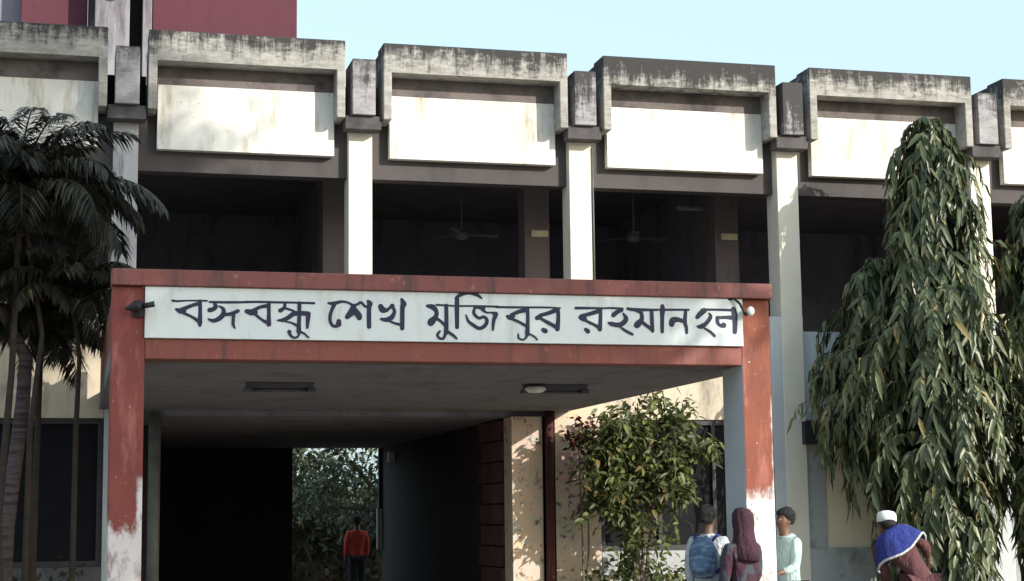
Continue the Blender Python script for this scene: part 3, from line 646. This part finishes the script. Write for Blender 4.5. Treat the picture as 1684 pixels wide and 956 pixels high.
palm(-.95, -1.6, 3.75, 'dark bushy palm close against the parapet wall left of the portico', 26, 1.25, [([(-1.0,-1.6,0),(-.98,-1.6,2.0),(-.95,-1.6,3.8)], [.05,.04,.03], 'palm_stem')], 24, .36)
shrub(-1.3, -1.1, 0, [(0,0,.75,.5,.3,.3),(.6,0,.7,.4,.3,.3)], 500, 'leaf_palm', 'dark low shrub at the foot of the palms by the plinth', .014, 25, (.07,.12), 'leafy_plant')

# ------------------------------------------------------------------ broad trees: courtyard behind, and an added unseen one, crown shaped to shade the portico and left bays
def broad_tree(x, y, blobs, trunk_h, label, seed, n, size, mat='leaf_far', tr=.16):
    rr = random.Random(seed); t = thing('broadleaf_tree', label, 'tree', (x, y, 0)); mb = MB()
    mb.tube([(0,0,0),(.05,0,trunk_h*.5),(0,.05,trunk_h)], [tr, tr*.8, tr*.6], 10)
    P = []; D = []; Nn = []; tot = sum(b[3]*b[5] for b in blobs)
    for (bx,by,bz,rx,ry,rz) in blobs:
        mb.tube([(0,.05,trunk_h),(bx*.5,by*.5,(trunk_h+bz)*.5),(bx,by,bz)], [tr*.55, tr*.35, tr*.12], 6, False)
        m_ = int(n*rx*rz/tot)
        cl = []
        for _ in range(max(8, m_//40)):
            v = Vector((rr.gauss(0,1), rr.gauss(0,1), rr.gauss(0,1))).normalized()*rr.uniform(.35,1); cl.append(v)
        for i in range(m_):
            c = rr.choice(cl); g = size*1.3
            P.append((bx+c.x*rx+rr.gauss(0,g), by+c.y*ry+rr.gauss(0,g), bz+c.z*rz+rr.gauss(0,g*.8)))
            D.append((rr.gauss(0,1), rr.gauss(0,1), rr.gauss(-.2,.7))); Nn.append((rr.gauss(0,.7), rr.gauss(0,.7), 1))
    mb.build('trunk', 'bark', t, 0, True)
    v, f = leaves(np.array(P), np.array(D), np.array(Nn), rng.uniform(size*.7, size*1.2, len(P)), rng.uniform(size*.3, size*.5, len(P)), .3, .15)
    quads('foliage', v, f, mat, t, 'stuff'); return t
broad_tree(6.2, 15.5, [(-.9,0,2.9,1.2,1,1.1),(.6,0,3.0,1.1,1,1.2),(-.2,0,4.2,1.3,1,1.1),(-1.6,0,1.9,.8,.8,.7),(.9,0,1.9,.8,.8,.7)], 1.8, 'grey green courtyard tree seen through the passage opening', 31, 2600, .17)
broad_tree(4.3, 19.5, [(0,0,3.2,1.6,1.2,1.5),(1.6,0,2.4,1.3,1,1.2),(-1.2,0,2.2,1.2,1,1.0)], 1.8, 'farther courtyard tree behind the red shirted person', 32, 2200, .2)
broad_tree(7.6, 17.5, [(0,0,2.4,1.5,1,1.3),(-1.4,0,1.5,1.0,.8,.8),(1.2,0,1.6,1.0,.8,.8)], 1.2, 'low spreading courtyard tree at the right of the passage opening', 35, 1700, .18, 'leaf_mast_dark')
hr = np.random.default_rng(4); HN = 15000
hp = np.stack([hr.uniform(-1, 16, HN), 22+hr.normal(0,.5,HN), hr.uniform(0, 1, HN)**.8*3.4], 1); hp[:,2] *= (.82+.18*np.sin(hp[:,0]*1.7))
hv, hf = leaves(hp, hr.normal(0,1,(HN,3)), hr.normal(0,.6,(HN,3))+np.array([0,0,1]), hr.uniform(.18,.34,HN), hr.uniform(.08,.14,HN), .3, .15)
hedge = quads('hedge', hv, hf, 'leaf_mast_dark'); hedge['kind'] = 'stuff'; tag(hedge, 'tall dark hedge across the back of the courtyard', 'hedge')
box_h = MB().box(-1, 16, 21.8, 22.2, 0, 2.4).build('hedge_core', 'bark', hedge)
SHADE = [(10.0,8.2,1.3,1.7),(11.2,9.4,1.9,.8),(13.2,9.4,1.6,.65),(14.7,9.45,.75,.5),(12.4,11.8,1.9,1.6),(13.8,14.3,1.8,1.8),(13.6,16.8,2.0,1.2),(11.4,16.3,1.8,1.3),(10.6,14.0,1.8,1.6),(9.6,11.6,1.8,1.6),(15.7,14.8,.7,1.5)]
broad_tree(10.6, -19, [(a-10.6, 0, z, rx, 1.6, rz) for a, z, rx, rz in SHADE], 7.0, 'tall tree added outside the frame on the right, crown shaped to shade the portico', 33, 27000, .29, 'leaf_mast', .3)

# ------------------------------------------------------------------ people
SK = {}
def skin_mesh(name, nodes, edges, mat, parent, lvl=2):
    """nodes: {key:(pos, rx, ry)}; edges: [(a,b)]; root is the first key"""
    bm = bmesh.new(); lay = bm.verts.layers.skin.verify(); V = {}
    for i, (k, (p, rx, ry)) in enumerate(nodes.items()):
        v = bm.verts.new(p); V[k] = v; v[lay].radius = (rx, ry); v[lay].use_root = (i == 0)
    for a, b in edges: bm.edges.new((V[a], V[b]))
    me = bpy.data.meshes.new(name); bm.to_mesh(me); bm.free()
    o = bpy.data.objects.new(name, me); COL.objects.link(o); o.parent = parent
    me.materials.append(M[mat] if isinstance(mat, str) else mat)
    s = o.modifiers.new('skin', 'SKIN'); s.use_smooth_shade = True; s.branch_smoothing = .4
    b = o.modifiers.new('sub', 'SUBSURF'); b.levels = lvl; b.render_levels = lvl
    return o
M['skin'] = plain('skin', (.13,.065,.04), .55, 0, .1)
M['hair'] = plain('hair', (.010,.009,.009), .75, 0, .3, 30)
_nt = M['hair'].node_tree; bump(_nt, _nt.nodes['Principled BSDF'], noise(_nt, 60, 6, .7, (1,1,.25)), 1, .03)
M['shoe'] = plain('shoe', (.04,.03,.025), .5)
M['eye'] = plain('eye', (.22,.20,.19), .3)
def cloth(name, c, c2=None, stripes=None):
    m, nt, p = new_mat(name)
    col = mix(nt, ramp(nt, noise(nt, 7, 5), .35, .7), c, tuple(v*.7 for v in c))
    if c2:
        n = noise(nt, 10, 3, .5, stripes or (1,1,1)); col = mix(nt, ramp(nt, n, .5, .56), col, c2)
    nt.links.new(col, p.inputs['Base Color']); p.inputs['Roughness'].default_value = .9
    bump(nt, p, noise(nt, 11, 4, .6, (1.6,1.6,.6)), .9, .05); return m
def person(label, loc, face, H, shirt, trousers, arms, lean=(0,0), extras=None):
    """face: heading angle, 0 looks to -Y. arms: ((upper,fore) direction tuples) for right, left"""
    t = thing('person', label, 'person', loc); t.rotation_euler = (0, 0, face); t.scale = (H/1.72,)*3
    roll, pit = lean; RM = Matrix.Rotation(roll, 3, 'Y') @ Matrix.Rotation(pit, 3, 'X'); piv = Vector((0,0,.95))
    nb = piv + RM @ (Vector((0,0,1.43))-piv)
    def up_(k, p):
        if p[2] <= .95 and k[:2] in ('hi','kn','cf','an','hl','bl','to','pe'): return tuple(p)
        if k in HEAD: return tuple(nb + (Vector(p)-Vector((0,0,1.43))) + (nb-Vector((0,0,1.43)))*.06 + (Vector((-.03,-.05,-.075)) if extras == 'cap' else Vector((0,0,0))))
        return tuple(piv + RM @ (Vector(p)-piv))
    HEAD = ('neck','jaw','face','crown','top','nose','earl','earr','chin')
    N = {'pel': ((0,0,.95),.135,.10), 'waist': ((0,0,1.08),.12,.09), 'chest': ((0,0,1.27),.15,.105), 'neckb': ((0,.0,1.42),.085,.07),
         'neck': ((0,-.005,1.475),.060,.062), 'jaw': ((0,-.03,1.535),.060,.072), 'face': ((0,-.015,1.60),.076,.094), 'crown': ((0,0,1.66),.074,.090), 'top': ((0,.0,1.70),.042,.052),
         'nose': ((0,-.118,1.60),.012,.014), 'earl': ((.078,.0,1.60),.012,.022), 'earr': ((-.078,0,1.60),.012,.022)}
    Ed = [('pel','waist'),('waist','chest'),('chest','neckb'),('neckb','neck'),('neck','jaw'),('jaw','face'),('face','crown'),('crown','top'),('face','nose'),('face','earl'),('face','earr')]
    for sg, nm, (ua, fa) in ((1,'l',arms[0]), (-1,'r',arms[1])):
        sh = Vector((sg*.175, 0, 1.385)); el = sh + Vector(ua).normalized()*.29; wr = el + Vector(fa).normalized()*.25
        fd = Vector(fa).normalized(); pm = wr + fd*.075
        side = fd.cross(Vector((0,1,.3))).normalized()
        N['sh'+nm] = (tuple(sh), .055,.055); N['el'+nm] = (tuple(el), .04,.04); N['fo'+nm] = (tuple(el.lerp(wr,.4)), .04,.038); N['wr'+nm] = (tuple(wr), .026,.024); N['pm'+nm] = (tuple(pm), .036,.018)
        Ed += [('chest','sh'+nm),('sh'+nm,'el'+nm),('el'+nm,'fo'+nm),('fo'+nm,'wr'+nm),('wr'+nm,'pm'+nm)]
        for q in range(4):
            o = side*(q-1.5)*.02; ln = (.065,.078,.072,.055)[q]; a = pm+fd*.03+o; b = a+fd*ln*.55+Vector((0,-.006,0)); c = b+fd*ln*.4+Vector((0,-.02,-.01))
            for s_, p_ in (('a',a),('b',b),('c',c)): N['f%d%s%s' % (q,s_,nm)] = (tuple(p_), .0085,.0085)
            Ed += [('pm'+nm,'f%da%s' % (q,nm)),('f%da%s' % (q,nm),'f%db%s' % (q,nm)),('f%db%s' % (q,nm),'f%dc%s' % (q,nm))]
        th = wr+fd*.03-side*.03; N['ta'+nm] = (tuple(th), .011,.011); N['tb'+nm] = (tuple(th+fd*.035-side*.018), .0095,.0095); Ed += [('wr'+nm,'ta'+nm),('ta'+nm,'tb'+nm)]
    for sg, nm in ((1,'l'),(-1,'r')):
        st = .06*sg
        N['hip'+nm] = ((sg*.09,0,.88),.088,.09); N['kn'+nm] = ((sg*.10,-.02+st*.4,.50),.058,.06); N['cf'+nm] = ((sg*.10,.015+st,.34),.052,.056); N['an'+nm] = ((sg*.10,.02+st*1.2,.09),.034,.04)
        N['hl'+nm] = ((sg*.10,.03+st*1.2,.035),.035,.03); N['bl'+nm] = ((sg*.105,-.10+st*1.2,.03),.042,.024); N['to'+nm] = ((sg*.105,-.16+st*1.2,.025),.034,.018)
        Ed += [('pel','hip'+nm),('hip'+nm,'kn'+nm),('kn'+nm,'cf'+nm),('cf'+nm,'an'+nm),('an'+nm,'hl'+nm),('hl'+nm,'bl'+nm),('bl'+nm,'to'+nm)]
    N = {k: (up_(k, p), a, b) for k, (p, a, b) in N.items()}
    skin_mesh('body', N, Ed, 'skin', t)
    g = lambda k, d=0, f=1: (N[k][0], N[k][1]*f+d, N[k][2]*f+d)
    SN = {'chest': g('chest', .022), 'waist': g('waist', .03), 'pel': g('pel', .02), 'hem': ((N['pel'][0][0], N['pel'][0][1], .84), .155, .125), 'nb': (N['neckb'][0], .10, .085), 'col': (tuple(Vector(N['neckb'][0]).lerp(Vector(N['neck'][0]), .75)), .074, .072)}
    SE = [('chest','waist'),('waist','pel'),('pel','hem'),('chest','nb'),('nb','col')]
    for nm in 'lr':
        a = Vector(N['sh'+nm][0]); b = Vector(N['el'+nm][0]); w = Vector(N['wr'+nm][0])
        SN['s'+nm] = (tuple(a), .072,.072); SN['e'+nm] = (tuple(b), .058,.058); SN['w'+nm] = (tuple(b.lerp(w, .78)), .042,.042)
        SE += [('chest','s'+nm),('s'+nm,'e'+nm),('e'+nm,'w'+nm)]
    skin_mesh('shirt', SN, SE, shirt, t)
    TN = {'pel': (N['pel'][0], .145,.115)}; TE = []
    for nm in 'lr':
        for k, r in (('hip',.10),('kn',.075),('cf',.07),('an',.062)): TN[k+nm] = (N[k+nm][0], r, r)
        TE += [('pel','hip'+nm),('hip'+nm,'kn'+nm),('kn'+nm,'cf'+nm),('cf'+nm,'an'+nm)]
    skin_mesh('trousers', TN, TE, trousers, t)
    hc = Vector(N['crown'][0])
    if extras == 'scarf':
        sc = MB().tube([(hc.x,hc.y+.01,hc.z+.10),(hc.x,hc.y+.01,hc.z+.085),(hc.x,hc.y+.015,hc.z+.04),(hc.x,hc.y+.02,hc.z-.04),(hc.x,hc.y+.025,hc.z-.12),(hc.x,hc.y+.03,hc.z-.20),(hc.x,hc.y+.035,hc.z-.29),(hc.x,hc.y+.03,hc.z-.40)], [.02,.065,.100,.106,.098,.108,.135,.150], 24)
        sc.v = [(x+.008*math.sin(9*math.atan2(y-hc.y,x-hc.x)+6*z), max(y, hc.y-.05) if z > hc.z-.16 else y, z+.006*math.sin(11*x)) for x, y, z in sc.v]
        so_ = sc.build('headscarf', 'scarf_maroon', t, 0, True)
    elif extras != 'cap':
        hb = MB().ball((hc.x, hc.y+.018, hc.z-.005), .106, 20, 14, (.92, 1.08, .90)); hb.v = [(x, y, z+ .006*math.sin(37*x+11*y)*math.cos(29*z)) for x, y, z in hb.v]
        # keep the face clear: pull the front lower part of the hair shell back
        hb.v = [(x, y if not (y < hc.y-.035 and z < hc.z+.015) else hc.y-.035, z) for x, y, z in hb.v]
        q_ = random.Random(int(abs(loc[0])*100)); hb.v = [(x+q_.gauss(0,.0035), y+q_.gauss(0,.0035), z+q_.gauss(0,.004)) for x, y, z in hb.v]
        hb.build('hair', 'hair', t, 0, True)
        MB().tube([(hc.x, hc.y+.045, hc.z-.04),(hc.x, hc.y+.05, hc.z-.10)], [.082,.066], 14).build('hair_nape', 'hair', t, 0, True)
    else:
        MB().tube([(hc.x,hc.y,hc.z-.03),(hc.x,hc.y,hc.z+.03),(hc.x,hc.y,hc.z+.062),(hc.x,hc.y,hc.z+.078)], [.096,.094,.078,.03], 20).build('cap', 'cap_white', t, 0, True)
        MB().ball((hc.x, hc.y+.03, hc.z-.045), .085, 16, 10, (.95,1,.7)).build('hair', 'hair', t, 0, True)
    if extras != 'scarf':
        q_ = random.Random(int(abs(loc[0])*1000)); hm = MB()
        for _ in range(2200 if extras != 'cap' else 260):
            d = Vector((q_.gauss(0,1), q_.gauss(0,1), q_.gauss(.15,1))).normalized()
            if d.z < -.75 or (d.y < -.35 and d.z < .35) or (extras == 'cap' and (d.z > -.05 or d.y < 0)): continue
            b_ = hc + Vector((d.x*.090, d.y*.104+.018, d.z*.085-.008)); tdir = (Vector((q_.gauss(0,.5), q_.gauss(0,.5), -1)) - d*(-d.z)).normalized()
            e_ = b_ + tdir*q_.uniform(.02,.045) + d*q_.uniform(.004,.020); w_ = tdir.cross(d).normalized()*q_.uniform(.001,.003)
            hm.add([b_-w_, b_+w_, e_], [(0,1,2)])
        hm.build('hair_strands', 'hair', t)['kind'] = 'stuff'
    for sg in (-1, 1): MB().ball((N['face'][0][0]+sg*.03, N['face'][0][1]-.078, N['face'][0][2]+.015), .012).build('eye', 'eye', t, 0, True)
    return t, N
M['cap_white'] = plain('cap_white', (.74,.78,.76), .8, 0, .06)
M['shirt_pale'] = cloth('shirt_pale', (.55,.58,.60))
M['shirt_teal'] = cloth('shirt_teal', (.42,.55,.54))
M['cloth_maroon'] = cloth('cloth_maroon', (.055,.018,.032), (.045,.055,.07), (1,1,.8))
M['scarf_maroon'] = cloth('scarf_maroon', (.050,.016,.028))
M['cloth_dark'] = cloth('cloth_dark', (.03,.03,.04))
M['cloth_red'] = cloth('cloth_red', (.80,.09,.06))
M['cloth_brown'] = cloth('cloth_brown', (.10,.035,.04))
M['cloth_blue'] = cloth('cloth_blue', (.02,.035,.22))
M['pack_blue'] = cloth('pack_blue', (.10,.16,.26), (.16,.24,.34), (1,1,2.5))
down = ((.12,0,-1),(.02,-.35,-1)); downr = ((-.12,0,-1),(-.02,-.35,-1))
PZ = .12
# A: blue backpack, seen from behind, turned to the right
tA, NA = person('person with dark hair, pale shirt and blue backpack standing left of the right portico column', (5.18, -6.55, PZ), R(140), 1.56, 'shirt_pale', 'cloth_dark', (down, downr))
bp = MB().ball((0,.0,0), 1, 22, 16, (.155,.095,.235)); bp.v = [(max(-.14,min(.14,x)), y if y > -.04 else -.04, max(-.2,min(.22,z))) for x,y,z in bp.v]
bpo = thing('backpack', 'blue backpack worn by the person left of the right portico column', 'backpack', (0,0,0))
mA = Matrix.Translation((5.18,-6.55,PZ)) @ Matrix.Rotation(R(140),4,'Z') @ Matrix.Scale(1.56/1.72,4)
bpo.matrix_world = mA @ Matrix.Translation((0,.175,1.20))
bp.build('bag', 'pack_blue', bpo, 0, True)
pk = MB().ball((0,.07,-.07), 1, 16, 12, (.11,.05,.10)).build('pocket', 'pack_blue', bpo, 0, True)
for sg in (-1, 1): MB().tube([(sg*.09,-.02,.17),(sg*.12,-.11,.235),(sg*.125,-.24,.21),(sg*.12,-.315,.08),(sg*.13,-.25,-.06),(sg*.12,-.06,-.14)], .016, 6).build('strap', 'cloth_blue', bpo, 0, True)
# B: maroon clothes
person('person in dark maroon headscarf and clothes against the right portico column', (5.345, -6.98, 0.004), R(200), 1.63, 'cloth_maroon', 'cloth_maroon', (((.1,-.1,-1),(-.2,-.6,-.7)), ((-.1,-.1,-1),(.2,-.6,-.7))), (0,0), 'scarf')
# C: teal shirt right of column
person('person in pale teal shirt, one arm bent, just right of the portico column', (6.15, -6.15, 0.12), R(-70), 1.53, 'shirt_teal', 'cloth_dark', (((.05,-.25,-1),(0,-1,-.15)), ((-.1,.05,-1),(-.05,-.8,-.5))), (0, R(4)))
# D: white cap, leaning, blue shawl
tD, ND = person('leaning person in white cap and blue shawl, below the mast trees', (7.62, -6.0, 0.0), R(172), 1.80, 'cloth_brown', 'cloth_brown', (((.3,-.5,-1),(0,-1,-.4)), ((-.3,-.5,-1),(0,-1,-.4))), (R(34), R(16)), 'cap')
sh = MB(); n1 = 18; n2 = 5
ch = Vector(ND['neckb'][0]); vs = []; fs = []
for i in range(n1+1):
    a = 2*math.pi*i/n1
    for j in range(n2+1):
        u = j/n2
        rx = .085+.205*u**.7; ry = .08+.11*u**.7; zz = .045-.25*u**1.35
        wob = .014*math.sin(5*a+3*u)+.008*math.sin(13*a-4*u)
        c = ch
        q = Matrix.Rotation(R(34),3,'Y') @ Matrix.Rotation(R(16),3,'X') @ Vector(((rx+wob)*math.cos(a), (ry+wob)*math.sin(a), zz+.03*math.sin(3*a)*u)); vs.append(tuple(c+q))
for i in range(n1):
    for j in range(n2): k = i*(n2+1)+j; fs.append((k, k+1, k+n2+2, k+n2+1))
sh.add(vs, fs); so = sh.build('shawl', 'cloth_blue', tD, 0, True); md = so.modifiers.new('t', 'SOLIDIFY'); md.thickness = .012
rim = MB(); rim.tube([vs[i*(n2+1)+n2] for i in range(n1+1)], .012, 6).build('shawl_border', 'shirt_pale', tD, 0, True)
# red shirt, far
person('distant person in a bright red shirt seen through the dark passage', (4.78, 11.4, 0), R(185), 1.68, 'cloth_red', 'cloth_dark', (down, downr))
